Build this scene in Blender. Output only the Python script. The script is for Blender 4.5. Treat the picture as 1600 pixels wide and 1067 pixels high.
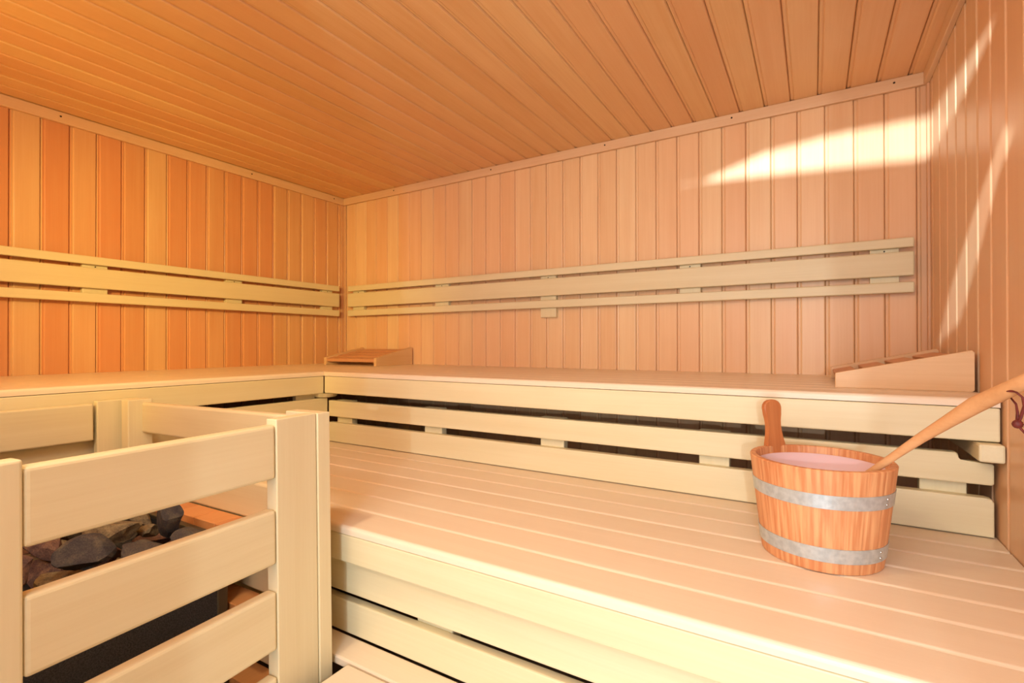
import bpy, bmesh, math, random
from mathutils import Vector, Matrix, noise

# ------------------------------------------------------------------ scene, camera, light
for o in list(bpy.data.objects):
    bpy.data.objects.remove(o, do_unlink=True)
scn = bpy.context.scene
COL = scn.collection
R = random.Random(7)

W, H = 2.735, 1.977            # room width (x: 0..W) and ceiling height; back wall y=0, left wall x=0
FY = -2.75                     # front wall (behind the camera)

cam_d = bpy.data.cameras.new('camera')
cam = bpy.data.objects.new('camera', cam_d)
COL.objects.link(cam)
scn.camera = cam
cam_d.sensor_width = 36.0
cam_d.lens = 785.06 * 36.0 / 1600.0
cam_d.clip_start = 0.02
yaw, pitch, roll = -0.54148, 0.00472, -0.00134
fw = Vector((math.sin(yaw) * math.cos(pitch), math.cos(yaw) * math.cos(pitch), math.sin(pitch)))
rt = Vector((math.cos(yaw), -math.sin(yaw), 0))
up = rt.cross(fw)
ca = rt * math.cos(roll) + up * math.sin(roll)
cb = up * math.cos(roll) - rt * math.sin(roll)
M = Matrix((ca, cb, -fw)).transposed().to_4x4()
M.translation = Vector((2.418, -2.064, 1.110))
cam.matrix_world = M

vs = scn.view_settings
scn.display_settings.display_device = 'sRGB'
vs.view_transform = 'Standard'
vs.look = 'None'
vs.gamma = 1
vs.use_curve_mapping = False
vs.exposure = -0.32

world = bpy.data.worlds.new('world')
scn.world = world
world.use_nodes = True
world.node_tree.nodes['Background'].inputs[0].default_value = (0.75, 0.85, 1.0, 1)
world.node_tree.nodes['Background'].inputs[1].default_value = 0.6


def light(name, kind, loc, target, energy, color, **kw):
    d = bpy.data.lights.new(name, kind)
    d.energy = energy
    d.color = color
    for k, v in kw.items():
        setattr(d, k, v)
    o = bpy.data.objects.new(name, d)
    COL.objects.link(o)
    o.location = loc
    dv = Vector(target) - Vector(loc)
    o.rotation_euler = dv.to_track_quat('-Z', 'Z' if abs(dv.normalized().z) < 0.99 else 'Y').to_euler()
    return o


# soft daylight outside the glass door at the right
light('daylight', 'AREA', (2.55, -3.55, 1.10), (2.1, 0, 1.0), 120, (0.78, 0.90, 1.0),
      shape='RECTANGLE', size=1.1, size_y=2.1)
# low crisp daylight raking in through the same door
light('door_light', 'SPOT', (2.75, -3.40, 1.25), (1.9, -0.8, 0.8), 70, (0.84, 0.93, 1.0),
      shadow_soft_size=0.006, spot_size=1.5, spot_blend=0.4)
# narrow beams that draw the bright streaks on the back and right wall
light('beam_light', 'SPOT', (1.90, -3.20, 1.765), (2.5, 0, 1.765), 1150, (0.66, 0.86, 1.0),
      shadow_soft_size=0.004, spot_size=0.34, spot_blend=0.05)
light('beam_light', 'SPOT', (1.20, -3.20, 1.900), (2.733, -0.5, 1.4), 560, (0.72, 0.88, 1.0),
      shadow_soft_size=0.003, spot_size=0.40, spot_blend=0.2)
# ceiling lamp above the camera side
light('ceiling_lamp_light', 'AREA', (1.60, -1.85, 1.90), (1.62, -1.75, 0), 7, (1.0, 0.80, 0.50),
      shape='DISK', size=0.10)
# added overhead fill, out of view, brightening the bench tops
light('bench_fill_light', 'AREA', (2.25, -2.35, 1.93), (2.25, -2.2, 0), 6, (0.86, 0.93, 1.0),
      shape='RECTANGLE', size=0.7, size_y=0.25)
light('back_wall_fill', 'AREA', (1.85, -2.68, 1.80), (1.95, 0, 1.70), 11, (1.0, 0.93, 0.84),
      shape='RECTANGLE', size=0.6, size_y=0.18)  # added unseen fill that lifts the upper back wall
# warm sauna lamp on the front wall, and an added unseen uplight for warm ambience
light('warm_light', 'SPOT', (1.50, -2.66, 1.66), (0.0, -0.50, 1.30), 170, (1.0, 0.70, 0.14),
      shadow_soft_size=0.10, spot_size=0.85, spot_blend=1.0)
light('warm_light', 'AREA', (0.80, -2.45, 1.45), (0.8, -2.42, 2.0), 13, (1.0, 0.64, 0.16),
      shape='DISK', size=0.25)


# ------------------------------------------------------------------ materials
def new_mat(name):
    m = bpy.data.materials.new(name)
    m.use_nodes = True
    nt = m.node_tree
    b = nt.nodes['Principled BSDF']
    return m, nt, b


def srgb(r, g, b):
    f = lambda c: ((c / 255 + 0.055) / 1.055) ** 2.4 if c / 255 > 0.04045 else c / 255 / 12.92
    return (f(r), f(g), f(b), 1)


def wood(name, light_c, dark_c, axis='X', board=None, off=0.0, vary=0.35, rough=0.45, grain=1.0, hot=None, bump=0.05):
    """procedural wood; grain runs along axis; board = (axis letter, pitch) changes tone per board"""
    m, nt, b = new_mat(name)
    N, L = nt.nodes, nt.links
    tc = N.new('ShaderNodeTexCoord')
    info = N.new('ShaderNodeObjectInfo')
    sep = N.new('ShaderNodeSeparateXYZ')
    L.new(tc.outputs['Object'], sep.inputs[0])
    # per board random
    if board:
        sub = N.new('ShaderNodeMath'); sub.operation = 'SUBTRACT'
        L.new(sep.outputs[board[0]], sub.inputs[0]); sub.inputs[1].default_value = off
        div = N.new('ShaderNodeMath'); div.operation = 'DIVIDE'
        L.new(sub.outputs[0], div.inputs[0]); div.inputs[1].default_value = board[1]
        fl = N.new('ShaderNodeMath'); fl.operation = 'FLOOR'
        L.new(div.outputs[0], fl.inputs[0])
        wn = N.new('ShaderNodeTexWhiteNoise'); wn.noise_dimensions = '1D'
        L.new(fl.outputs[0], wn.inputs['W'])
        rnd = wn.outputs['Value']
    else:
        rnd = info.outputs['Random']
    # shift the grain per board
    mul = N.new('ShaderNodeMath'); mul.operation = 'MULTIPLY'
    L.new(rnd, mul.inputs[0]); mul.inputs[1].default_value = 37.0
    comb = N.new('ShaderNodeCombineXYZ')
    for k in range(3):
        L.new(mul.outputs[0], comb.inputs[k])
    add = N.new('ShaderNodeVectorMath'); add.operation = 'ADD'
    L.new(tc.outputs['Object'], add.inputs[0]); L.new(comb.outputs[0], add.inputs[1])

    def stretched(across, along, detail=3.0):
        mp = N.new('ShaderNodeMapping')
        s = [across] * 3
        s['XYZ'.index(axis)] = along
        mp.inputs['Scale'].default_value = s
        L.new(add.outputs[0], mp.inputs[0])
        n = N.new('ShaderNodeTexNoise')
        n.inputs['Scale'].default_value = 1.0
        n.inputs['Detail'].default_value = detail
        n.inputs['Roughness'].default_value = 0.6
        L.new(mp.outputs[0], n.inputs['Vector'])
        return n.outputs['Fac']
    fine = stretched(230, 5)
    broad = stretched(38, 1.1, 4)
    cloud = stretched(9, 2.5, 2)

    def mix(a, bsock, f):
        mx = N.new('ShaderNodeMix'); mx.data_type = 'FLOAT'
        mx.inputs[0].default_value = f
        L.new(a, mx.inputs[2]); L.new(bsock, mx.inputs[3])
        return mx.outputs[0]
    g = mix(mix(broad, fine, 0.35), cloud, 0.35)
    mr = N.new('ShaderNodeMapRange')
    L.new(g, mr.inputs[0])
    mr.inputs[1].default_value = 0.5 - 0.16 / grain
    mr.inputs[2].default_value = 0.5 + 0.16 / grain
    # tone = grain*(1-vary) + random*vary
    tone = N.new('ShaderNodeMix'); tone.data_type = 'FLOAT'
    tone.inputs[0].default_value = vary
    L.new(mr.outputs[0], tone.inputs[2]); L.new(rnd, tone.inputs[3])
    cr = N.new('ShaderNodeMix'); cr.data_type = 'RGBA'
    L.new(tone.outputs[0], cr.inputs[0])
    cr.inputs[6].default_value = light_c
    cr.inputs[7].default_value = dark_c
    out = cr.outputs[2]
    if hot:      # a second hue for some boards
        wn2 = N.new('ShaderNodeMath'); wn2.operation = 'FRACT'
        m7 = N.new('ShaderNodeMath'); m7.operation = 'MULTIPLY'; m7.inputs[1].default_value = 7.31
        L.new(rnd, m7.inputs[0]); L.new(m7.outputs[0], wn2.inputs[0])
        sc = N.new('ShaderNodeMath'); sc.operation = 'MULTIPLY'; sc.inputs[1].default_value = 0.45
        L.new(wn2.outputs[0], sc.inputs[0])
        c2 = N.new('ShaderNodeMix'); c2.data_type = 'RGBA'
        L.new(sc.outputs[0], c2.inputs[0]); L.new(out, c2.inputs[6]); c2.inputs[7].default_value = hot
        out = c2.outputs[2]
    L.new(out, b.inputs['Base Color'])
    b.inputs['Roughness'].default_value = rough
    b.inputs['Specular IOR Level'].default_value = 0.35
    bp = N.new('ShaderNodeBump')
    bp.inputs['Strength'].default_value = bump
    bp.inputs['Distance'].default_value = 0.002
    L.new(g, bp.inputs['Height'])
    L.new(bp.outputs[0], b.inputs['Normal'])
    return m


def plain(name, col, rough=0.5, metal=0.0, noise_scale=None, col2=None, bump=0.0):
    m, nt, b = new_mat(name)
    b.inputs['Base Color'].default_value = col
    b.inputs['Roughness'].default_value = rough
    b.inputs['Metallic'].default_value = metal
    if noise_scale:
        tc = nt.nodes.new('ShaderNodeTexCoord')
        n = nt.nodes.new('ShaderNodeTexNoise')
        n.inputs['Scale'].default_value = noise_scale
        n.inputs['Detail'].default_value = 6
        nt.links.new(tc.outputs['Object'], n.inputs['Vector'])
        mr = nt.nodes.new('ShaderNodeMapRange')
        mr.inputs[1].default_value = 0.35; mr.inputs[2].default_value = 0.65
        nt.links.new(n.outputs['Fac'], mr.inputs[0])
        mx = nt.nodes.new('ShaderNodeMix'); mx.data_type = 'RGBA'
        nt.links.new(mr.outputs[0], mx.inputs[0])
        mx.inputs[6].default_value = col; mx.inputs[7].default_value = col2 or col
        nt.links.new(mx.outputs[2], b.inputs['Base Color'])
        if bump:
            bp = nt.nodes.new('ShaderNodeBump')
            bp.inputs['Strength'].default_value = bump
            bp.inputs['Distance'].default_value = 0.003
            nt.links.new(n.outputs['Fac'], bp.inputs['Height'])
            nt.links.new(bp.outputs[0], b.inputs['Normal'])
    return m


WL, WD, WH = srgb(240, 208, 163), srgb(222, 176, 128), srgb(230, 172, 128)
PAL, PAD = srgb(228, 217, 180), srgb(216, 200, 158)
M_WALL_BACK = wood('wall_boards_back', WL, WD, 'Z', ('X', 0.084), 0.0207, 0.4, 0.38, hot=WH)
M_WALL_LEFT = wood('wall_boards_left', srgb(226, 186, 136), srgb(208, 150, 100), 'Z', ('Y', 0.0835), -0.0405, 0.45, 0.33, hot=srgb(214, 120, 76))
M_WALL_RIGHT = wood('wall_boards_right', srgb(230, 196, 156), srgb(216, 172, 130), 'Z', ('Y', 0.0997), -0.055, 0.4, 0.36, hot=WH)
M_CEIL = wood('ceiling_boards', srgb(238, 200, 146), srgb(220, 168, 112), 'Y', ('X', 0.0835), 0.0150, 0.4, 0.42, hot=WH)
M_TRIM = {a: wood('moulding_wood_' + a.lower(), srgb(230, 196, 156), srgb(216, 174, 132), a, vary=0.2) for a in 'XYZ'}
M_COVER = wood('corner_cover_wood', srgb(222, 178, 136), srgb(208, 158, 116), 'Z', vary=0.2)
M_PALE = {a: wood('pale_aspen_' + a.lower(), PAL, PAD, a, vary=0.25, rough=0.45) for a in 'XYZ'}
M_SLAT = {a: wood('bench_slats_' + a.lower(), srgb(238, 221, 196), srgb(228, 207, 178), a,
                  ('Y' if a == 'X' else 'X', 0.0905), -0.0475, 0.45, 0.32) for a in 'XY'}
M_HSLAT = wood('headrest_slat_shaded', srgb(220, 166, 124), srgb(200, 138, 98), 'Y', vary=0.3)  # slats sit in shade; that darker orange is put into their colour
M_HEAD = {a: wood('headrest_wood_' + a.lower(), srgb(228, 192, 146), srgb(210, 168, 122), a, vary=0.2) for a in 'XY'}
M_SCREW = plain('dark_screw', srgb(60, 45, 35), 0.5, 0.6)
M_STEEL = plain('bright_screw', srgb(200, 200, 195), 0.3, 0.9)
M_FLOOR = plain('floor_tile', srgb(150, 125, 100), 0.5, 0, 6, srgb(120, 98, 78), 0.1)
M_HEATER = plain('heater_black_enamel', srgb(74, 76, 80), 0.5, 0.1, 420, srgb(38, 42, 52), 0.1)
M_HEATRIM = plain('heater_edge_steel', srgb(96, 92, 78), 0.4, 0.5)


# ------------------------------------------------------------------ helpers
def bm_box(bm, x0, x1, y0, y1, z0, z1, bevel=0.0, seg=2, only=None):
    vs_ = [bm.verts.new((x, y, z)) for x in (x0, x1) for y in (y0, y1) for z in (z0, z1)]
    v = vs_
    fs = [(0, 1, 3, 2), (4, 6, 7, 5), (0, 4, 5, 1), (2, 3, 7, 6), (0, 2, 6, 4), (1, 5, 7, 3)]
    faces = [bm.faces.new([v[i] for i in f]) for f in fs]
    if bevel:
        es = {e for f in faces for e in f.edges}
        if only:
            es = {e for e in es if only(e)}
        bmesh.ops.bevel(bm, geom=list(es), offset=bevel, segments=seg, profile=0.5, affect='EDGES')
    return bm


def finish(bm, name, mat, parent=None, smooth=False, loc=None, matrix=None):
    if matrix is not None:
        bm.transform(matrix)
    bmesh.ops.recalc_face_normals(bm, faces=bm.faces[:])
    me = bpy.data.meshes.new(name)
    bm.to_mesh(me)
    bm.free()
    me.materials.append(mat)
    if smooth:
        for p in me.polygons:
            p.use_smooth = True
    o = bpy.data.objects.new(name, me)
    COL.objects.link(o)
    if parent:
        o.parent = parent
    if loc:
        o.location = loc
    return o


def box(name, mat, x0, x1, y0, y1, z0, z1, parent=None, bevel=0.003, seg=2):
    """a box in world coordinates, its mesh centred on its own origin and placed under its parent"""
    c = Vector(((x0 + x1) / 2, (y0 + y1) / 2, (z0 + z1) / 2))
    bm = bmesh.new()
    bm_box(bm, x0 - c.x, x1 - c.x, y0 - c.y, y1 - c.y, z0 - c.z, z1 - c.z, bevel, seg)
    o = finish(bm, name, mat, parent)
    o.location = c - (parent.location if parent else Vector())
    return o


def tag(o, label=None, cat=None, group=None, kind=None):
    if label: o['label'] = label
    if cat: o['category'] = cat
    if group: o['group'] = group
    if kind: o['kind'] = kind
    return o


def thing(name, loc, label, cat, group=None, rot=(0, 0, 0)):
    o = bpy.data.objects.new(name, None)
    o.empty_display_size = 0.1
    COL.objects.link(o)
    o.location = loc
    o.rotation_euler = rot
    return tag(o, label, cat, group)


def struct(o):
    o['kind'] = 'structure'
    return o


def board_profile(a0, a1, first, pitch, groove=0.010, depth=0.0055, bev=0.0045):
    """cross-section (coordinate along the wall, depth into the wall) of panelling with grooves at first + i*pitch"""
    pts = [(a0, 0.0)]
    k = math.ceil((a0 - first) / pitch)
    while True:
        g = first + k * pitch
        k += 1
        if g - groove < a0 + 0.002:
            continue
        if g + groove > a1 - 0.002:
            break
        h = groove / 2
        pts += [(g - h - bev, 0), (g - h - bev * 0.45, depth * 0.15), (g - h, depth * 0.9),
                (g - h + 0.0006, depth * 1.5), (g - h + 0.0016, depth * 0.70),
                (g - h + 0.0035, depth * 0.42), (g + h - 0.003, depth * 0.42), (g + h, depth * 0.60),
                (g + h + bev * 0.5, depth * 0.12), (g + h + bev * 0.9, 0)]
    pts.append((a1, 0.0))
    return pts


def panel(name, mat, pts, to_world, l0, l1, thick=0.03):
    """extrude the cross-section from l0 to l1 along the boards; closed at the back"""
    pts = pts + [(pts[-1][0], thick), (pts[0][0], thick)]
    bm = bmesh.new()
    A = [bm.verts.new(to_world(p[0], p[1], l0)) for p in pts]
    B = [bm.verts.new(to_world(p[0], p[1], l1)) for p in pts]
    n = len(pts)
    for i in range(n):
        j = (i + 1) % n
        bm.faces.new((A[i], A[j], B[j], B[i]))
    bm.faces.new(A)
    bm.faces.new(list(reversed(B)))
    return struct(finish(bm, name, mat))


# ------------------------------------------------------------------ room shell
panel('wall_back', M_WALL_BACK, board_profile(-0.03, W + 0.03, 0.1047, 0.084), lambda a, d, l: (a, d, l), 0, H)
panel('wall_left', M_WALL_LEFT, board_profile(FY, 0, -0.0405, 0.0835), lambda a, d, l: (-d, a, l), 0, H)
panel('wall_right', M_WALL_RIGHT, board_profile(FY, 0, -0.055, 0.0997), lambda a, d, l: (W + d, a, l), 0, H)
panel('ceiling', M_CEIL, board_profile(-0.03, W + 0.03, 0.0985, 0.0835, groove=0.011, depth=0.0065, bev=0.005), lambda a, d, l: (a, l, H + d), FY, 0.03)
struct(box('floor', M_FLOOR, -0.03, W + 0.03, FY, 0.03, -0.05, 0, bevel=0))

# ceiling mouldings with their screws, corner covers
def screws(parent, pts, r=0.0035):
    for p in pts:
        bm = bmesh.new()
        bmesh.ops.create_icosphere(bm, subdivisions=2, radius=r)
        s = finish(bm, 'screw', M_SCREW, parent)
        s.location = Vector(p) - parent.location

t = struct(box('trim_1', M_TRIM['X'], 0, W, -0.015, 0, 1.937, H, bevel=0.002))
screws(t, [(x, -0.0145, 1.962) for x in (0.42, 1.066, 1.651, 2.154, 2.645)])
t = struct(box('trim_2', M_TRIM['Y'], 0, 0.015, FY, -0.015, 1.937, H, bevel=0.002))
screws(t, [(0.0145, y, 1.960) for y in (-1.329, -0.586, -0.085)])
struct(box('trim_3', M_TRIM['Y'], W - 0.015, W, FY, -0.015, 1.937, H, bevel=0.002))
bm = bmesh.new()
bm_box(bm, 0, 0.022, -0.006, 0, 0, 1.937, 0.0015, 1)
bm_box(bm, 0, 0.006, -0.026, -0.006, 0, 1.937, 0.0015, 1)
struct(finish(bm, 'trim_4', M_COVER))
bm = bmesh.new()
bm_box(bm, W - 0.022, W, -0.005, 0, 0, 1.937, 0.0015, 1)
bm_box(bm, W - 0.008, W, -0.022, -0.006, 0, 1.937, 0.0015, 1)
struct(finish(bm, 'trim_5', M_COVER))

# front wall behind the camera: timber with a glass front (daylight), plus made-up slots high up that shape the wall streaks
fy0, fy1 = FY - 0.05, FY
GZ0 = 0.12
DX0, DX1, DZ1 = 2.317, 2.70, 1.70               # glass of the door
bm = bmesh.new()
# x/z grid of wall pieces around the openings; the slots below are cut in thin plates
SL = [(1.905, 2.065, 1.742, 1.787), (1.38, 1.53, 1.775, 1.845)]
xs = sorted({-0.03, DX0, DX1, W + 0.03} | {v for q in SL for v in q[:2]})
zs = sorted({0, GZ0, DZ1, H} | {v for q in SL for v in q[2:]})
for i in range(len(xs) - 1):
    for k in range(len(zs) - 1):
        cx, cz = (xs[i] + xs[i + 1]) / 2, (zs[k] + zs[k + 1]) / 2
        if DX0 < cx < DX1 and GZ0 < cz < DZ1: continue
        if any(q[0] < cx < q[1] and q[2] < cz < q[3] for q in SL): continue
        bm_box(bm, xs[i], xs[i + 1], fy0, fy1, zs[k], zs[k + 1])
wf = struct(finish(bm, 'wall_front', M_TRIM['Z']))


def beam_mask(rect, upper, lower):
    """added light mask: thin plate filling rect (x0, x1, z0, z1) but for a gap between two polylines (x, z)"""
    x0, x1, z0, z1 = rect
    bm = bmesh.new()
    for line, zz in ((upper, z1), (lower, z0)):
        pts = [(x0, line[0][1])] + list(line) + [(x1, line[-1][1])]
        for y in (FY - 0.002, FY):
            vv = [bm.verts.new((x, y, z)) for x, z in pts] + [bm.verts.new((x1, y, zz)), bm.verts.new((x0, y, zz))]
            bm.faces.new(vv)
    o = finish(bm, 'beam_mask', M_TRIM['X'], wf)
    return o


beam_mask(SL[0], [(1.921, 1.7620), (1.950, 1.7712), (1.981, 1.7743), (2.016, 1.7745), (2.034, 1.7697), (2.047, 1.7668)],
           [(1.921, 1.7617), (1.931, 1.7612), (1.981, 1.7587), (2.016, 1.7564), (2.034, 1.7573), (2.047, 1.7630), (2.048, 1.7668)])
f2 = lambda y, z: (1.2 + 1.533 * 0.45 / (y + 3.2), 1.9 + (z - 1.9) * 0.45 / (y + 3.2))
beam_mask(SL[1], [f2(-0.10, 1.10), f2(-0.255, 1.245), f2(-0.52, 1.416), f2(-0.74, 1.535), f2(-0.80, 1.50)],
           [f2(-0.10, 1.099), f2(-0.396, 1.169), f2(-0.60, 1.345), f2(-0.709, 1.449), f2(-0.80, 1.499)])
M_GLASS, nt, b = new_mat('clear_glass')
nt.nodes.remove(b)
gt = nt.nodes.new('ShaderNodeBsdfTransparent')
gg = nt.nodes.new('ShaderNodeBsdfGlossy'); gg.inputs['Roughness'].default_value = 0.02
gm = nt.nodes.new('ShaderNodeMixShader'); gm.inputs[0].default_value = 0.06
nt.links.new(gt.outputs[0], gm.inputs[1]); nt.links.new(gg.outputs[0], gm.inputs[2])
nt.links.new(gm.outputs[0], nt.nodes['Material Output'].inputs[0])
struct(box('door_1', M_GLASS, DX0, DX1, FY - 0.032, FY - 0.024, GZ0, DZ1, bevel=0))


# ------------------------------------------------------------------ benches
def slat_top(x0, x1, edges, z, mat, parent, along='X', thick=0.017, gap=0.0035):
    """boards between successive edges (from back to front); the front top edge of each is well rounded"""
    bm = bmesh.new()
    for i in range(len(edges) - 1):
        a, f = abs(edges[i]) + (gap if i else 0), abs(edges[i + 1])
        prof = [(a, z - thick), (a, z - 0.0015), (a + 0.0015, z)]
        r = 0.0085
        for k in range(6):
            t = k / 5 * math.pi / 2
            prof.append((f - r + r * math.sin(t), z - r + r * math.cos(t)))
        prof.append((f, z - thick))
        pos = (lambda d, h, l: (l, -d, h)) if along == 'X' else (lambda d, h, l: (d, l, h))
        A = [bm.verts.new(pos(d, h, x0)) for d, h in prof]
        B = [bm.verts.new(pos(d, h, x1)) for d, h in prof]
        n = len(prof)
        bm.faces.new(A); bm.faces.new(list(reversed(B)))
        for k in range(n):
            bm.faces.new((A[k], A[(k + 1) % n], B[(k + 1) % n], B[k]))
    a, bb = abs(edges[0]) + 0.012, abs(edges[-1]) - 0.012
    m = 0.012
    if along == 'X':
        bm_box(bm, x0 + m, x1 - m, -bb, -a, z - thick + 0.001, z - 0.010)
    else:
        bm_box(bm, a, bb, x0 + m, x1 - m, z - thick + 0.001, z - 0.010)
    bm.transform(Matrix.Translation(-parent.location))
    return finish(bm, 'bench_top', mat, parent)


# the upper bench along the back wall
UD = 0.7246
ub = thing('upper_bench', (1.37, -0.36, 0.86), 'long pale wooden upper bench running along the back wall', 'bench')
slat_top(0.0, 2.731, [0, -0.0896, -0.180, -0.2706, -0.361, -0.4516, -0.542, -0.6326, -UD], 1.0, M_SLAT['X'], ub)
box('fascia', M_PALE['X'], 0.7335, 2.731, -UD, -0.697, 0.9145, 0.9815, ub, 0.003)
box('bearer', M_PALE['X'], 0.0, 2.727, -0.04, -0.0, 0.92, 0.982, ub)
s = box('support_block', M_PALE['Y'], 2.694, W - 0.002, -0.748, -0.02, 0.877, 0.9125, ub, 0.004)
s['label'] = 'bright end of the bearer under the bench at the right wall'
# rounded corner bracket under the mitre
bm = bmesh.new()
bmesh.ops.create_cone(bm, cap_ends=True, segments=24, radius1=0.045, radius2=0.060, depth=0.016)
o = finish(bm, 'support_block', M_PALE['X'], ub)
o.location = Vector((0.700, -0.697, 0.9045)) - ub.location

# the upper bench along the left wall
LX = 0.7321
lb = thing('upper_bench', (0.36, -1.7, 0.86), 'pale wooden upper bench running along the left wall', 'bench')
slat_top(-2.74, -UD - 0.0005, [0, 0.0972, 0.1877, 0.2782, 0.3687, 0.4592, 0.5497, 0.6402, LX], 1.0, M_SLAT['Y'], lb, 'Y')
box('fascia', M_PALE['Y'], 0.705, LX, -2.74, -UD - 0.0005, 0.913, 0.9815, lb, 0.003)
box('bearer', M_PALE['Y'], 0.0, 0.04, -2.74, -UD - 0.002, 0.92, 0.982, lb)

# boards closing the front between upper and lower bench (back)
SY = -0.697
sk = thing('bench_skirting', (1.72, SY, 0.716), 'horizontal skirting boards with gaps closing the space below the back upper bench', 'skirting')
ob = bmesh.new()
prof = [(0.725, 0.818), (0.725, 0.882), (2.668, 0.884), (2.6715, 0.882), (2.673, 0.878), (2.673, 0.867), (2.724, 0.866), (2.728, 0.863), (2.728, 0.826), (2.724, 0.822)]
def extrude_xz(prof, y0, y1, bevel=0.0):
    bm = bmesh.new()
    A = [bm.verts.new((x, y0, z)) for x, z in prof]
    B = [bm.verts.new((x, y1, z)) for x, z in prof]
    n = len(prof)
    fA = bm.faces.new(A); bm.faces.new(list(reversed(B)))
    for i in range(n):
        j = (i + 1) % n
        bm.faces.new((A[i], B[i], B[j], A[j]))
    if bevel:
        es = [e for e in fA.edges]
        bmesh.ops.bevel(bm, geom=es, offset=bevel, segments=2, profile=0.5, affect='EDGES')
    return bm
bm = extrude_xz(prof, SY, SY + 0.022, 0.003)
bm.transform(Matrix.Translation(-sk.location)); finish(bm, 'board', M_PALE['X'], sk)
ob.free()
prof = [(0.725, 0.717), (0.725, 0.794), (2.716, 0.796), (2.724, 0.794), (2.728, 0.787), (2.728, 0.717)]
bm = extrude_xz(prof, SY, SY + 0.022, 0.003)
bm.transform(Matrix.Translation(-sk.location)); finish(bm, 'board', M_PALE['X'], sk)
for x0, x1 in ((0.752, 0.838), (1.215, 1.294), (1.686, 1.766), (2.157, 2.231), (2.612, 2.690)):
    box('batten', M_PALE['Z'], x0, x1, SY + 0.022, SY + 0.05, 0.717, 0.8835 if x0 < 2.5 else 0.862, sk, 0.002)

# skirting under the left bench
sl = thing('bench_skirting', (0.705, -1.7, 0.716), 'horizontal skirting boards below the left upper bench, behind the heater guard', 'skirting')
SXL = 0.724
box('board', M_PALE['Y'], SXL - 0.022, SXL, -2.74, -0.70, 0.803, 0.893, sl)
box('board', M_PALE['Y'], SXL - 0.022, SXL, -2.74, -0.70, 0.717, 0.795, sl)
box('board', M_PALE['Y'], SXL - 0.022, SXL, -2.74, -0.70, 0.552, 0.700, sl)
box('board', M_PALE['Y'], SXL - 0.022, SXL, -2.74, -0.70, 0.30, 0.540, sl)
box('board', M_PALE['Y'], SXL - 0.022, SXL, -2.74, -0.70, 0.02, 0.290, sl)
for y0, y1 in ((-0.83, -0.745), (-1.50, -1.42), (-2.2, -2.12)):
    box('batten', M_PALE['Z'], SXL - 0.045, SXL - 0.022, y0, y1, 0.02, 0.912, sl, 0.002)

# the lower bench
LZ = 0.715
LD = 1.3155
lo = thing('lower_bench', (1.73, -1.0, 0.60), 'wide pale slatted lower bench in front of the back bench, carrying the bucket', 'bench')
slat_top(0.726, W - 0.002, [-0.676, -0.7714, -0.8619, -0.9524, -1.0429, -1.1334, -1.2239, -LD], LZ, M_SLAT['X'], lo)
box('fascia', M_PALE['X'], 0.726, W - 0.002, -LD, -LD + 0.027, 0.637, LZ - 0.0185, lo, 0.003)
box('bearer', M_PALE['Y'], 2.69, W - 0.001, -1.28, -0.60, 0.64, LZ - 0.018, lo)
box('bearer', M_PALE['Y'], 0.726, 0.766, -1.28, -0.60, 0.64, LZ - 0.018, lo)

LSY = -LD + 0.026
s2 = thing('bench_skirting', (1.73, LSY, 0.464), 'horizontal skirting boards with a dark gap below the lower bench edge', 'skirting')
box('board', M_PALE['X'], 0.726, 2.720, LSY, LSY + 0.022, 0.5545, 0.632, s2, 0.003)
box('board', M_PALE['X'], 0.726, 2.720, LSY, LSY + 0.022, 0.465, 0.5365, s2, 0.003)
for x0, x1 in ((1.09, 1.18), (1.708, 1.80), (2.33, 2.42)):
    box('batten', M_PALE['Z'], x0, x1, LSY + 0.022, LSY + 0.05, 0.465, 0.634, s2, 0.002)

# the foot platform below
SZ = 0.463
st = thing('foot_platform', (2.1, -1.45, 0.0), 'pale slatted foot platform below the lower bench, beside the heater guard', 'step')
bm = bmesh.new()
e = [-1.290, -1.358, -1.448, -1.538, -1.628]
for i in range(4):
    bm_box(bm, 0.95 if i == 0 else 1.606, 2.720, e[i + 1] + 0.003, e[i] - (0.003 if i else 0), SZ - 0.019, SZ, 0.004, 2)
bm_box(bm, 1.62, 2.70, e[4] + 0.02, e[0] - 0.01, SZ - 0.030, SZ - 0.019)
bm.transform(Matrix.Translation(-st.location)); finish(bm, 'bench_top', M_SLAT['X'], st)
box('fascia', M_PALE['X'], 1.606, 2.720, -1.625, -1.600, SZ - 0.10, SZ - 0.020, st)
for x in (1.64, 2.66):
    for y in (-1.33, -1.58):
        box('leg', M_PALE['Z'], x, x + 0.04, y - 0.02, y + 0.02, 0, SZ - 0.031, st)


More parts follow.
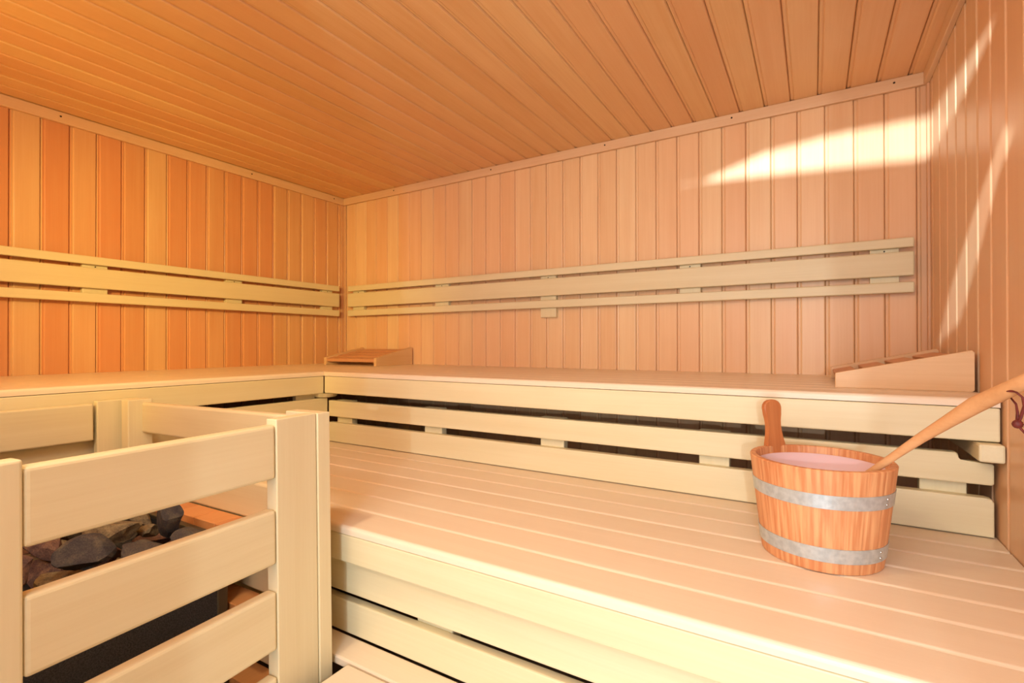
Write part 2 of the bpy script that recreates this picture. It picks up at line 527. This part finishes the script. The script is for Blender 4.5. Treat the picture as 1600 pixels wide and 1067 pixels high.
# ------------------------------------------------------------------ backrests
def backrest(name_label, axis, a0, a1, battens, ext=None):
    """rails along axis X on the back wall or Y on the left wall; coordinate a along the wall, depth d from it"""
    if axis == 'X':
        t = thing('backrest', ((a0 + a1) / 2, 0, 1.27), name_label, 'backrest')
        def b(nm, mat, u0, u1, d0, d1, z0, z1, bev):
            return box(nm, mat, u0, u1, -d1, -d0, z0, z1, t, bev)
    else:
        t = thing('backrest', (0, (a0 + a1) / 2, 1.27), name_label, 'backrest')
        def b(nm, mat, u0, u1, d0, d1, z0, z1, bev):
            return box(nm, mat, d0, d1, u0, u1, z0, z1, t, bev)
    for z0, z1 in ((1.4175, 1.449), (1.3265, 1.4045), (1.2725, 1.307)):
        b('rail', M_PALE[axis], a0, a1, 0.022, 0.040, z0, z1, 0.004)
    for i, (u0, u1) in enumerate(battens):
        z0 = 1.2305 if i == ext else 1.280
        bt = b('batten', M_PALE['Z'], u0, u1, 0.0, 0.022, z0, 1.444, 0.002)
        bm = bmesh.new(); bmesh.ops.create_icosphere(bm, subdivisions=2, radius=0.0025)
        s = finish(bm, 'screw', M_SCREW, bt)
        s.location = ((0, -0.011, 1.411 - (z0 + 1.444) / 2) if axis == 'X' else (0.011, 0, 1.411 - (z0 + 1.444) / 2))
    return t

backrest('pale three-rail wooden backrest across the back wall', 'X', 0.077, 2.692,
         [(0.103, 0.193), (0.722, 0.809), (1.343, 1.421), (1.963, 2.042), (2.577, 2.655)], 2)
backrest('pale three-rail wooden backrest along the left wall', 'Y', -2.60, -0.0646,
         [(-0.174, -0.103), (-0.718, -0.640), (-1.266, -1.185), (-1.84, -1.76), (-2.40, -2.32)])


# ------------------------------------------------------------------ headrests
def headrest(label, origin, length, width, h0, h1, direction, nslats, overhang=0.0):
    """wedge: local x runs from the low to the high end, local y across; direction = rotation about z"""
    t = thing('headrest', origin, label, 'headrest', rot=(0, 0, direction))
    mat_s, mat_c = M_HEAD['X'], M_HSLAT
    th = 0.017
    for k, y0 in enumerate((0.0, width - th)):
        bm = extrude_xz([(0, 0), (length - 0.004, 0), (length, 0.004), (length, h1 - 0.005), (length - 0.005, h1), (0.004, h0 + 0.002), (0, h0)], y0, y0 + th, 0.0012)
        finish(bm, 'side_board', mat_s, t)
    ang = math.atan2(h1 - h0, length)
    pw = (length / math.cos(ang)) / nslats
    for i in range(nslats):
        bm = bmesh.new()
        gap = 0.018
        bm_box(bm, 0, pw - gap, th + 0.0005, width - th - 0.0005, -0.016, 0, 0.002)
        Mx = Matrix.Translation((0.004 + i * pw * math.cos(ang), 0, h0 - 0.006 + i * pw * math.sin(ang))) @ Matrix.Rotation(-ang, 4, 'Y')
        bm.transform(Mx)
        finish(bm, 'slat', mat_c, t)
    return t

# right: low end to the left, high end against the right wall; sides run along x
headrest('wedge-shaped slatted headrest on the upper bench above the bucket, by the right wall', (2.463, -0.562, 1.0), 0.264, 0.395, 0.035, 0.094, 0.0, 4)
# left: low end towards the room, high end against the back wall
headrest('wedge-shaped slatted headrest on the upper bench in the far left corner', (0.556, -0.275, 1.0), 0.262, 0.39, 0.039, 0.092, math.pi / 2, 4)


# ------------------------------------------------------------------ heater guard
M_LEDGE = wood('orange_ledge_wood', srgb(222, 160, 100), srgb(196, 126, 76), 'Y', vary=0.6)
# leans by one degree; the root stands on the floor at the corner post
lean = math.radians(-1.0)
gd = thing('heater_guard', (1.558 + 0.017, -1.400, 0.0), 'pale wooden railing with wide horizontal boards guarding the heater', 'railing', rot=(0, lean, 0))
TOP = 0.971
ang = math.atan2(0.040, 0.447)     # panel A turns slightly away from the y axis
MA = Matrix.Rotation(ang, 4, 'Z')  # local: -y along the panel, x outwards

def gbox(name, mat, x0, x1, y0, y1, z0, z1, mtx=None, bev=0.005, seg=3):
    c = Vector(((x0 + x1) / 2, (y0 + y1) / 2, (z0 + z1) / 2))
    bm = bmesh.new()
    bm_box(bm, x0 - c.x, x1 - c.x, y0 - c.y, y1 - c.y, z0 - c.z, z1 - c.z, bev, seg)
    o = finish(bm, name, mat, gd)
    m = Matrix.Translation(c)
    if mtx is not None:
        m = mtx @ m
    o.matrix_local = m
    return o

rails = [(0.862, 0.961), (0.705, 0.805), (0.549, 0.656), (0.395, 0.501), (0.240, 0.345), (0.085, 0.190)]
gbox('post', M_PALE['Z'], -0.028, 0, -0.093, 0.0, 0, TOP, MA, 0.002)                 # corner, face to the room
gbox('post', M_PALE['Z'], -0.100, 0.003, 0.001, 0.031, 0, TOP, None, 0.002)          # corner, across
gbox('post', M_PALE['Z'], -0.028, 0, -0.565, -0.449, 0, TOP, MA, 0.004)              # near end
gbox('post', M_PALE['Z'], -0.125, -0.029, -0.565, -0.540, 0, TOP, MA, 0.003)
for z0, z1 in rails:
    gbox('rail', M_PALE['Y'], -0.026, -0.001, -0.4485, -0.0935, z0, z1, MA, 0.006)
for z0, z1 in rails:
    gbox('rail', M_PALE['X'], -0.745, -0.1005, 0.003, 0.027, z0 + 0.016, z1, None, 0.006)
gbox('post', M_PALE['Z'], -0.783, -0.743, -0.030, 0.030, 0, TOP, None, 0.003)        # far end of the cross panel
# panel C in front of the left bench
gbox('post', M_PALE['Z'], -0.823, -0.798, -0.079, 0.024, 0, TOP, None, 0.003)
for z0, z1 in rails:
    gbox('rail', M_PALE['Y'], -0.821, -0.798, -1.25, -0.086, z0 + 0.004, z1 + 0.004, None, 0.005)
gbox('post', M_PALE['Z'], -0.823, -0.798, -1.35, -1.251, 0, TOP, None, 0.003)
# short boards bridging the gap between the cross panel and the heater
for zt in (0.722, 0.563, 0.408):
    xa = -0.742
    for wdt in (0.10, 0.075, 0.12, 0.09, 0.085, 0.13):
        gbox('ledge_board', M_LEDGE, xa, xa + wdt - 0.0012, -0.055, 0.0022, zt - 0.022, zt, None, 0.0012, 1)
        xa += wdt
# screw on the corner post edge
for z in (0.622, 0.465):
    bm = bmesh.new(); bmesh.ops.create_cone(bm, cap_ends=True, segments=20, radius1=0.004, radius2=0.003, depth=0.002)
    o = finish(bm, 'screw', M_STEEL, gd)
    o.matrix_local = MA @ Matrix.Translation((-0.012, -0.094, z)) @ Matrix.Rotation(math.pi / 2, 4, 'X')
    o['label'] = 'small bright screw'


# ------------------------------------------------------------------ heater and stones
ht = thing('sauna_heater', (1.10, -1.70, 0), 'black sauna heater filled with stones, behind the wooden guard', 'heater')
hx0, hx1, hy0, hy1, hz0, hz1 = 0.89, 1.352, -1.99, -1.462, 0.14, 0.690
bm = bmesh.new()
th = 0.012
bm_box(bm, hx0, hx1, hy0, hy0 + th, hz0, hz1); bm_box(bm, hx0, hx1, hy1 - th, hy1, hz0, hz1)
bm_box(bm, hx0, hx0 + th, hy0 + th, hy1 - th, hz0, hz1); bm_box(bm, hx1 - th, hx1, hy0 + th, hy1 - th, hz0, hz1)
bm_box(bm, hx0 + th, hx1 - th, hy0 + th, hy1 - th, 0.60, 0.62)
bm.transform(Matrix.Translation(-ht.location)); finish(bm, 'body', M_HEATER, ht)
box('corner_strip', M_HEATRIM, hx1 - 0.010, hx1 + 0.002, hy1 - 0.022, hy1 + 0.002, hz0, hz1 + 0.002, ht, 0.004)
bm = bmesh.new()
for a in ((hx0 - 0.006, hx1 + 0.006, hy1 - 0.010, hy1 + 0.006), (hx0 - 0.006, hx1 + 0.006, hy0 - 0.006, hy0 + 0.010),
          (hx0 - 0.006, hx0 + 0.010, hy0 + 0.0101, hy1 - 0.0101), (hx1 - 0.010, hx1 + 0.006, hy0 + 0.0101, hy1 - 0.0101)):
    bm_box(bm, *a, hz1, hz1 + 0.010, 0.002)
bm.transform(Matrix.Translation(-ht.location)); finish(bm, 'rim', M_HEATRIM, ht)
for x in (hx0 + 0.03, hx1 - 0.06):
    for y in (hy0 + 0.04, hy1 - 0.06):
        box('leg', M_HEATER, x, x + 0.03, y, y + 0.03, 0, hz0, ht)


def stone_mat(name, c1, c2, c3):
    m, nt, b = new_mat(name)
    N, L = nt.nodes, nt.links
    tc = N.new('ShaderNodeTexCoord'); info = N.new('ShaderNodeObjectInfo')
    mul = N.new('ShaderNodeMath'); mul.operation = 'MULTIPLY'; mul.inputs[1].default_value = 20
    L.new(info.outputs['Random'], mul.inputs[0])
    add = N.new('ShaderNodeVectorMath'); add.operation = 'ADD'
    L.new(tc.outputs['Object'], add.inputs[0]); L.new(mul.outputs[0], add.inputs[1])
    n = N.new('ShaderNodeTexNoise'); n.inputs['Scale'].default_value = 45; n.inputs['Detail'].default_value = 8
    n2 = N.new('ShaderNodeTexNoise'); n2.inputs['Scale'].default_value = 400; n2.inputs['Detail'].default_value = 4
    L.new(add.outputs[0], n.inputs['Vector']); L.new(add.outputs[0], n2.inputs['Vector'])
    cr = N.new('ShaderNodeValToRGB')
    cr.color_ramp.elements[0].position = 0.32; cr.color_ramp.elements[0].color = c1
    cr.color_ramp.elements[1].position = 0.68; cr.color_ramp.elements[1].color = c3
    e = cr.color_ramp.elements.new(0.5); e.color = c2
    mx = N.new('ShaderNodeMix'); mx.data_type = 'FLOAT'; mx.inputs[0].default_value = 0.4
    L.new(n.outputs['Fac'], mx.inputs[2]); L.new(n2.outputs['Fac'], mx.inputs[3])
    L.new(mx.outputs[0], cr.inputs[0])
    L.new(cr.outputs[0], b.inputs['Base Color'])
    b.inputs['Roughness'].default_value = 0.85
    bp = N.new('ShaderNodeBump'); bp.inputs['Strength'].default_value = 0.6; bp.inputs['Distance'].default_value = 0.003
    L.new(mx.outputs[0], bp.inputs['Height']); L.new(bp.outputs[0], b.inputs['Normal'])
    return m

M_ST = [stone_mat('stone_olive', srgb(60, 52, 46), srgb(118, 102, 76), srgb(150, 132, 96)),
        stone_mat('stone_dark', srgb(40, 38, 46), srgb(66, 60, 60), srgb(96, 88, 72)),
        stone_mat('stone_brown', srgb(58, 40, 42), srgb(96, 70, 62), srgb(140, 108, 80))]


def stone(loc, r, squash, seed, mat, rot, label, group='sauna stones heaped on the heater'):
    rr = random.Random(seed)
    bm = bmesh.new()
    bmesh.ops.create_icosphere(bm, subdivisions=3, radius=1.0)
    # facets: cut the ball by a few random planes, then roughen
    planes = []
    for _ in range(13):
        v = Vector((rr.gauss(0, 1), rr.gauss(0, 1), rr.gauss(0, 1))).normalized()
        planes.append((v, rr.uniform(0.42, 0.74)))
    for v in bm.verts:
        p = v.co.copy()
        for nrm, d in planes:
            k = p.dot(nrm)
            if k > d:
                p -= nrm * (k - d)
        q = p * 1.7 + Vector((seed * 1.3, seed * 0.7, 0))
        p += p.normalized() * (noise.noise(q) * 0.10 + noise.noise(q * 3.1) * 0.035)
        v.co = Vector((p.x * squash[0], p.y * squash[1], p.z * squash[2])) * r * 1.22
    o = finish(bm, 'sauna_stone', mat, smooth=False)
    o.location = loc
    o.rotation_euler = rot
    tag(o, label, 'stone', group)
    return o

GEN = 'rough grey-brown stone lying low in the filled heater, under the top stones'
OL, DK, BR = M_ST
k = 0
for i in range(5):
    for j in range(6):
        k += 1
        stone((0.942 + 0.0895 * i + R.uniform(-.004, .004), -1.937 + 0.0860 * j + R.uniform(-.004, .004), 0.655 + R.uniform(-0.006, 0.006)),
              R.uniform(0.041, 0.044), (1, R.uniform(0.9, 1), R.uniform(0.6, 0.8)), k, R.choice(M_ST), (R.uniform(-.4, .4), R.uniform(-.4, .4), R.uniform(0, 6.28)), GEN)
TOP_ST = [
    ((1.105, -1.690, 0.712), 0.044, (1.0, 0.75, 0.80), BR, (0.3, 0.4, 0.5), 'jagged reddish-brown stone at the left end of the visible heap'),
    ((1.060, -1.630, 0.713), 0.040, (1.2, 0.70, 0.60), OL, (0.1, 0.2, 2.2), 'flat olive stone behind the reddish-brown stone at the heap left end'),
    ((1.165, -1.600, 0.722), 0.052, (1.35, 0.70, 0.58), OL, (0.25, -0.2, 0.5), 'large flat olive-tan stone in the middle of the heater heap'),
    ((1.232, -1.672, 0.712), 0.045, (1.1, 0.85, 0.65), DK, (0.5, 0.1, 1.1), 'dark purplish stone in front of the large flat olive stone'),
    ((1.075, -1.520, 0.722), 0.048, (1.15, 0.80, 0.80), OL, (0.1, 0.5, 0.3), 'angular grey-olive stone rising behind the middle of the heap'),
    ((1.225, -1.512, 0.738), 0.037, (0.85, 0.75, 1.15), DK, (0.2, 0.35, 0.2), 'upright rounded dark grey stone at the right end of the heap'),
    ((1.185, -1.540, 0.706), 0.020, (1.2, 0.8, 0.7), OL, (0.2, 0.1, 0.8), 'small pale stone wedged beside the upright dark stone'),
    ((1.310, -1.510, 0.712), 0.030, (1.1, 0.8, 0.6), DK, (0.1, 0.1, 1.3), 'small dark stone by the heater corner next to the railing'),
    ((0.985, -1.570, 0.716), 0.044, (1.2, 0.8, 0.6), BR, (0.3, 0.1, 2.6), 'brown stone at the back of the heap near the left bench'),
    ((1.300, -1.590, 0.700), 0.038, (1.2, 0.8, 0.6), DK, (0.1, 0.3, 0.2), 'dark stone on the front side of the heap, right of the purplish one'),
    ((1.010, -1.750, 0.710), 0.046, (1.0, 0.9, 0.7), DK, (0.4, 0.1, 0.9), 'dark grey stone left of the jagged reddish-brown one'),
    ((1.120, -1.800, 0.712), 0.046, (1.1, 0.8, 0.7), OL, (0.1, 0.4, 1.9), 'olive stone on the near half of the heater heap'),
    ((1.235, -1.775, 0.708), 0.044, (1.1, 0.9, 0.65), BR, (0.2, 0.2, 0.4), 'brown stone on the front edge of the heater, near half'),
    ((1.050, -1.890, 0.708), 0.046, (1.0, 0.8, 0.7), BR, (0.5, 0.2, 2.9), 'brown stone at the near end of the heater heap'),
    ((1.190, -1.895, 0.706), 0.044, (1.1, 0.8, 0.7), DK, (0.1, 0.1, 1.2), 'dark stone at the near front corner of the heater'),
]
for p, r, sq, m, ro, lab in TOP_ST:
    k += 1
    stone(p, r, sq, k, m, ro, lab)


# ------------------------------------------------------------------ bucket
BX, BY, BZ = 2.426, -0.948, LZ + 0.0005
BH = 0.180
RB, RT = 0.0985, 0.1190
bk = thing('wooden_bucket', (BX, BY, BZ), 'round wooden sauna bucket with two metal hoops on the lower bench', 'bucket')
NST = 20
M_STAVE, nt, b = new_mat('bucket_staves')
N, L = nt.nodes, nt.links
tc = N.new('ShaderNodeTexCoord'); sep = N.new('ShaderNodeSeparateXYZ'); L.new(tc.outputs['Object'], sep.inputs[0])
at = N.new('ShaderNodeMath'); at.operation = 'ARCTAN2'; L.new(sep.outputs['Y'], at.inputs[0]); L.new(sep.outputs['X'], at.inputs[1])
dv = N.new('ShaderNodeMath'); dv.operation = 'DIVIDE'; dv.inputs[1].default_value = 2 * math.pi / NST; L.new(at.outputs[0], dv.inputs[0])
fl = N.new('ShaderNodeMath'); fl.operation = 'FLOOR'; L.new(dv.outputs[0], fl.inputs[0])
wn = N.new('ShaderNodeTexWhiteNoise'); wn.noise_dimensions = '1D'; L.new(fl.outputs[0], wn.inputs['W'])
cmb = N.new('ShaderNodeCombineXYZ')
a_s = N.new('ShaderNodeMath'); a_s.operation = 'MULTIPLY'; a_s.inputs[1].default_value = 0.11; L.new(at.outputs[0], a_s.inputs[0])
L.new(a_s.outputs[0], cmb.inputs[0])
w5 = N.new('ShaderNodeMath'); w5.operation = 'MULTIPLY'; w5.inputs[1].default_value = 9.0; L.new(wn.outputs['Value'], w5.inputs[0])
L.new(w5.outputs[0], cmb.inputs[1]); L.new(sep.outputs['Z'], cmb.inputs[2])
mp = N.new('ShaderNodeMapping'); mp.inputs['Scale'].default_value = (150, 1, 9); mp.inputs['Rotation'].default_value = (0, 0.05, 0); L.new(cmb.outputs[0], mp.inputs[0])
# slanted growth rings: shear x by z
sh = N.new('ShaderNodeVectorMath'); sh.operation = 'ADD'
wv = N.new('ShaderNodeTexNoise'); wv.inputs['Scale'].default_value = 1.0; wv.inputs['Detail'].default_value = 4
L.new(mp.outputs[0], wv.inputs['Vector'])
mr = N.new('ShaderNodeMapRange'); mr.inputs[1].default_value = 0.38; mr.inputs[2].default_value = 0.62; L.new(wv.outputs['Fac'], mr.inputs[0])
mt = N.new('ShaderNodeMix'); mt.data_type = 'FLOAT'; mt.inputs[0].default_value = 0.25
L.new(mr.outputs[0], mt.inputs[2]); L.new(wn.outputs['Value'], mt.inputs[3])
mc = N.new('ShaderNodeMix'); mc.data_type = 'RGBA'; L.new(mt.outputs[0], mc.inputs[0])
mc.inputs[6].default_value = srgb(228, 170, 118); mc.inputs[7].default_value = srgb(198, 124, 76)
L.new(mc.outputs[2], b.inputs['Base Color']); b.inputs['Roughness'].default_value = 0.5
M_RIMW = wood('bucket_end_grain', srgb(198, 130, 84), srgb(160, 92, 54), 'Z', vary=0.1, rough=0.55)
M_HANDLE = wood('paddle_wood', srgb(200, 128, 76), srgb(168, 92, 50), 'Z', vary=0.1, rough=0.45)


def ring_verts(bm, r, z, n):
    return [bm.verts.new((r * math.cos(2 * math.pi * i / n), r * math.sin(2 * math.pi * i / n), z)) for i in range(n)]


def lathe(bm, prof, n=160, closed=True, groove=0.0):
    rings = []
    for r, z in prof:
        vs2 = []
        for i in range(n):
            a = 2 * math.pi * i / n
            rr = r
            if groove and r > 0:
                u = (i % (n // NST)) / (n // NST)
                if u == 0:
                    rr = r - groove
            vs2.append(bm.verts.new((rr * math.cos(a), rr * math.sin(a), z)))
        rings.append(vs2)
    m = len(prof)
    rng = range(m) if closed else range(m - 1)
    for k in rng:
        A, B = rings[k], rings[(k + 1) % m]
        for i in range(n):
            j = (i + 1) % n
            bm.faces.new((A[i], A[j], B[j], B[i]))
    return rings

rad = lambda z: RB + (RT - RB) * z / BH
bm = bmesh.new()
TW = 0.011
prof = [(RB - TW, 0.0), (RB - 0.001, 0.0), (RB, 0.001)] + [(rad(z), z) for z in [BH * i / 8 for i in range(1, 8)]] + \
       [(RT, BH - 0.002), (RT - 0.0015, BH), (RT - TW + 0.001, BH), (RT - TW, BH - 0.0015), (RB - TW, 0.012)]
lathe(bm, prof, 160, True, 0.0006)
o = finish(bm, 'stave_wall', M_STAVE, bk, smooth=False)
bm = bmesh.new()
lathe(bm, [(0.0001, 0.008), (RB - TW - 0.0005, 0.008), (RB - TW - 0.0005, 0.018), (0.0001, 0.018)], 80)
finish(bm, 'bottom', M_RIMW, bk)
# plastic liner
M_LINER, nt, b = new_mat('pink_translucent_liner')
b.inputs['Base Color'].default_value = srgb(230, 200, 204)
b.inputs['Roughness'].default_value = 0.3
b.inputs['Subsurface Weight'].default_value = 0.2
b.inputs['Subsurface Radius'].default_value = (0.02, 0.01, 0.01)
bm = bmesh.new()
li = lambda z: rad(z) - TW - 0.0012
lathe(bm, [(0.0001, 0.021), (li(0.03) - 0.006, 0.021), (li(0.03), 0.028), (li(BH - 0.014), BH - 0.014), (li(BH - 0.014) - 0.0018, BH - 0.0142), (li(0.03) - 0.002, 0.03), (li(0.03) - 0.008, 0.0228), (0.0001, 0.0228)], 96)
finish(bm, 'liner', M_LINER, bk, smooth=True)
# metal hoops
M_HOOP = plain('galvanised_steel', srgb(206, 215, 216), 0.38, 0.5, 90, srgb(184, 194, 196), 0.03)
for z1, z0 in ((0.138, 0.114), (0.045, 0.020)):
    bm = bmesh.new()
    lathe(bm, [(rad(z0) + 0.0001, z0), (rad(z0) + 0.0014, z0), (rad(z1) + 0.0014, z1), (rad(z1) + 0.0001, z1)], 128)
    hp = finish(bm, 'hoop', M_HOOP, bk, smooth=False)
    for dz in (0.3, 0.7):
        bm = bmesh.new(); bmesh.ops.create_icosphere(bm, subdivisions=2, radius=0.0022)
        zz = z0 + (z1 - z0) * dz
        a = -0.55
        rv = finish(bm, 'rivet', M_STEEL, hp, smooth=True)
        rv.location = ((rad(zz) + 0.001) * math.cos(a), (rad(zz) + 0.001) * math.sin(a), zz)
# tall stave with the paddle grip, back left of the rim
pa = math.atan2(-0.872 - BY, 2.350 - BX)
bm = bmesh.new()
outline = [(w * 1.16, z) for w, z in [(0.0195, -0.045), (0.0195, -0.004), (0.0185, 0.004), (0.0160, 0.015), (0.0138, 0.028), (0.0130, 0.040), (0.0135, 0.052),
           (0.0155, 0.064), (0.0180, 0.074), (0.0183, 0.080), (0.0168, 0.086), (0.0130, 0.0915), (0.0070, 0.0950), (0.0, 0.096)]]
pts = [(-w, z) for w, z in outline] + [(w, z) for w, z in reversed(outline[:-1])]
tt = 0.0115
A = [bm.verts.new((w, -tt / 2, z)) for w, z in pts]
B = [bm.verts.new((w, tt / 2, z)) for w, z in pts]
fa = bm.faces.new(A); fb = bm.faces.new(list(reversed(B)))
for i in range(len(pts)):
    j = (i + 1) % len(pts)
    bm.faces.new((A[i], B[i], B[j], A[j]))
bmesh.ops.bevel(bm, geom=list(fa.edges) + list(fb.edges), offset=0.0032, segments=3, profile=0.5, affect='EDGES')
hd = finish(bm, 'handle', M_HANDLE, bk, smooth=False)
rc = RT - TW / 2
hd.location = (rc * math.cos(pa), rc * math.sin(pa), BH)
tilt = math.atan2(RT - RB, BH)
hd.rotation_euler = (Matrix.Rotation(pa - math.pi / 2, 4, 'Z') @ Matrix.Rotation(-tilt, 4, 'X')).to_euler()

# water in the bucket
bm = bmesh.new()
wl = 0.130
lathe(bm, [(0.0001, 0.0245), (li(0.03) - 0.010, 0.0245), (li(wl) - 0.0025, wl), (0.0001, wl)], 96)
M_WATER, nt, b = new_mat('cloudy_water')
b.inputs['Base Color'].default_value = srgb(184, 150, 156)
b.inputs['Roughness'].default_value = 0.06
b.inputs['Transmission Weight'].default_value = 0.15
b.inputs['IOR'].default_value = 1.33
wt = finish(bm, 'water', M_WATER, loc=(BX, BY, BZ))
tag(wt, 'pinkish water standing inside the wooden bucket', 'water', kind='stuff')


# ------------------------------------------------------------------ ladle
def tube(bm, pts, radii, n=16, flat=1.0, upv=Vector((0, 0, 1)), cap=True):
    rings = []
    for i, p in enumerate(pts):
        p = Vector(p)
        d = (Vector(pts[min(i + 1, len(pts) - 1)]) - Vector(pts[max(i - 1, 0)])).normalized()
        s = d.cross(upv).normalized()
        u = s.cross(d).normalized()
        r = radii[i]
        rings.append([bm.verts.new(p + s * (r * flat * math.cos(2 * math.pi * k / n)) + u * (r * math.sin(2 * math.pi * k / n))) for k in range(n)])
    for a, b2 in zip(rings, rings[1:]):
        for k in range(n):
            bm.faces.new((a[k], a[(k + 1) % n], b2[(k + 1) % n], b2[k]))
    if cap:
        bm.faces.new(list(reversed(rings[0]))); bm.faces.new(rings[-1])
    return bm

ld = thing('ladle', (2.47, -0.985, 0.845), 'long wooden ladle standing in the bucket and leaning over its right rim', 'ladle')
L0 = Vector(ld.location)
M_LADLE = wood('ladle_wood', srgb(226, 176, 126), srgb(202, 148, 98), 'X', vary=0.1, rough=0.45)
path = [(2.472, -0.952, 0.848), (2.4889, -0.962, 0.866), (2.5067, -0.975, 0.8861), (2.5362, -0.995, 0.9203), (2.5676, -1.015, 0.9559), (2.5977, -1.04, 0.9887),
        (2.6235, -1.065, 1.0179), (2.6445, -1.09, 1.0382), (2.6613, -1.11, 1.054), (2.6726, -1.122, 1.0648), (2.680, -1.130, 1.072)]
bm = bmesh.new()
tube(bm, [Vector(p) - L0 for p in path], [0.0058, 0.0060, 0.0062, 0.0068, 0.0082, 0.0102, 0.0124, 0.0116, 0.0108, 0.0095, 0.005], 20, 0.72)
finish(bm, 'handle', M_LADLE, ld, smooth=True)
bm = bmesh.new()
bowl = [(0.0001, -0.034), (0.016, -0.032), (0.027, -0.020), (0.031, 0.0), (0.028, 0.0), (0.0245, -0.018), (0.0145, -0.028), (0.0001, -0.030)]
lathe(bm, bowl, 40)
o = finish(bm, 'bowl', M_LADLE, ld, smooth=True)
o.location = Vector((2.450, -0.940, 0.836)) - L0
# leather loop through a hole near the end
M_LEATHER = plain('red_leather', srgb(120, 46, 40), 0.6, 0, 120, srgb(92, 32, 30), 0.1)
bm = bmesh.new()
V = lambda *p: Vector(p) - L0
UPV = Vector((0, 1, 0.2))
tube(bm, [V(2.6485, -1.102, 1.0435), V(2.6515, -1.110, 1.0437), V(2.6545, -1.120, 1.0428), V(2.660, -1.122, 1.0365), V(2.6625, -1.119, 1.0241), V(2.6595, -1.117, 1.0088), V(2.6566, -1.115, 0.9997)],
     [0.0024, 0.0026, 0.0026, 0.0028, 0.0032, 0.0036, 0.0036], 10, 0.5, UPV)
tube(bm, [V(2.6555, -1.093, 1.0330), V(2.6592, -1.100, 1.0247), V(2.6585, -1.108, 1.0141), V(2.6566, -1.114, 1.0015)], [0.0022, 0.0026, 0.003, 0.0034], 10, 0.5, UPV)
bmesh.ops.create_icosphere(bm, subdivisions=2, radius=0.0062, matrix=Matrix.Translation(V(2.6566, -1.116, 0.9990)))
tube(bm, [V(2.6572, -1.116, 0.997), V(2.6604, -1.116, 0.992), V(2.6660, -1.116, 0.9840)], [0.0034, 0.003, 0.0026], 10, 0.5, UPV)
finish(bm, 'leather_loop', M_LEATHER, ld, smooth=True)
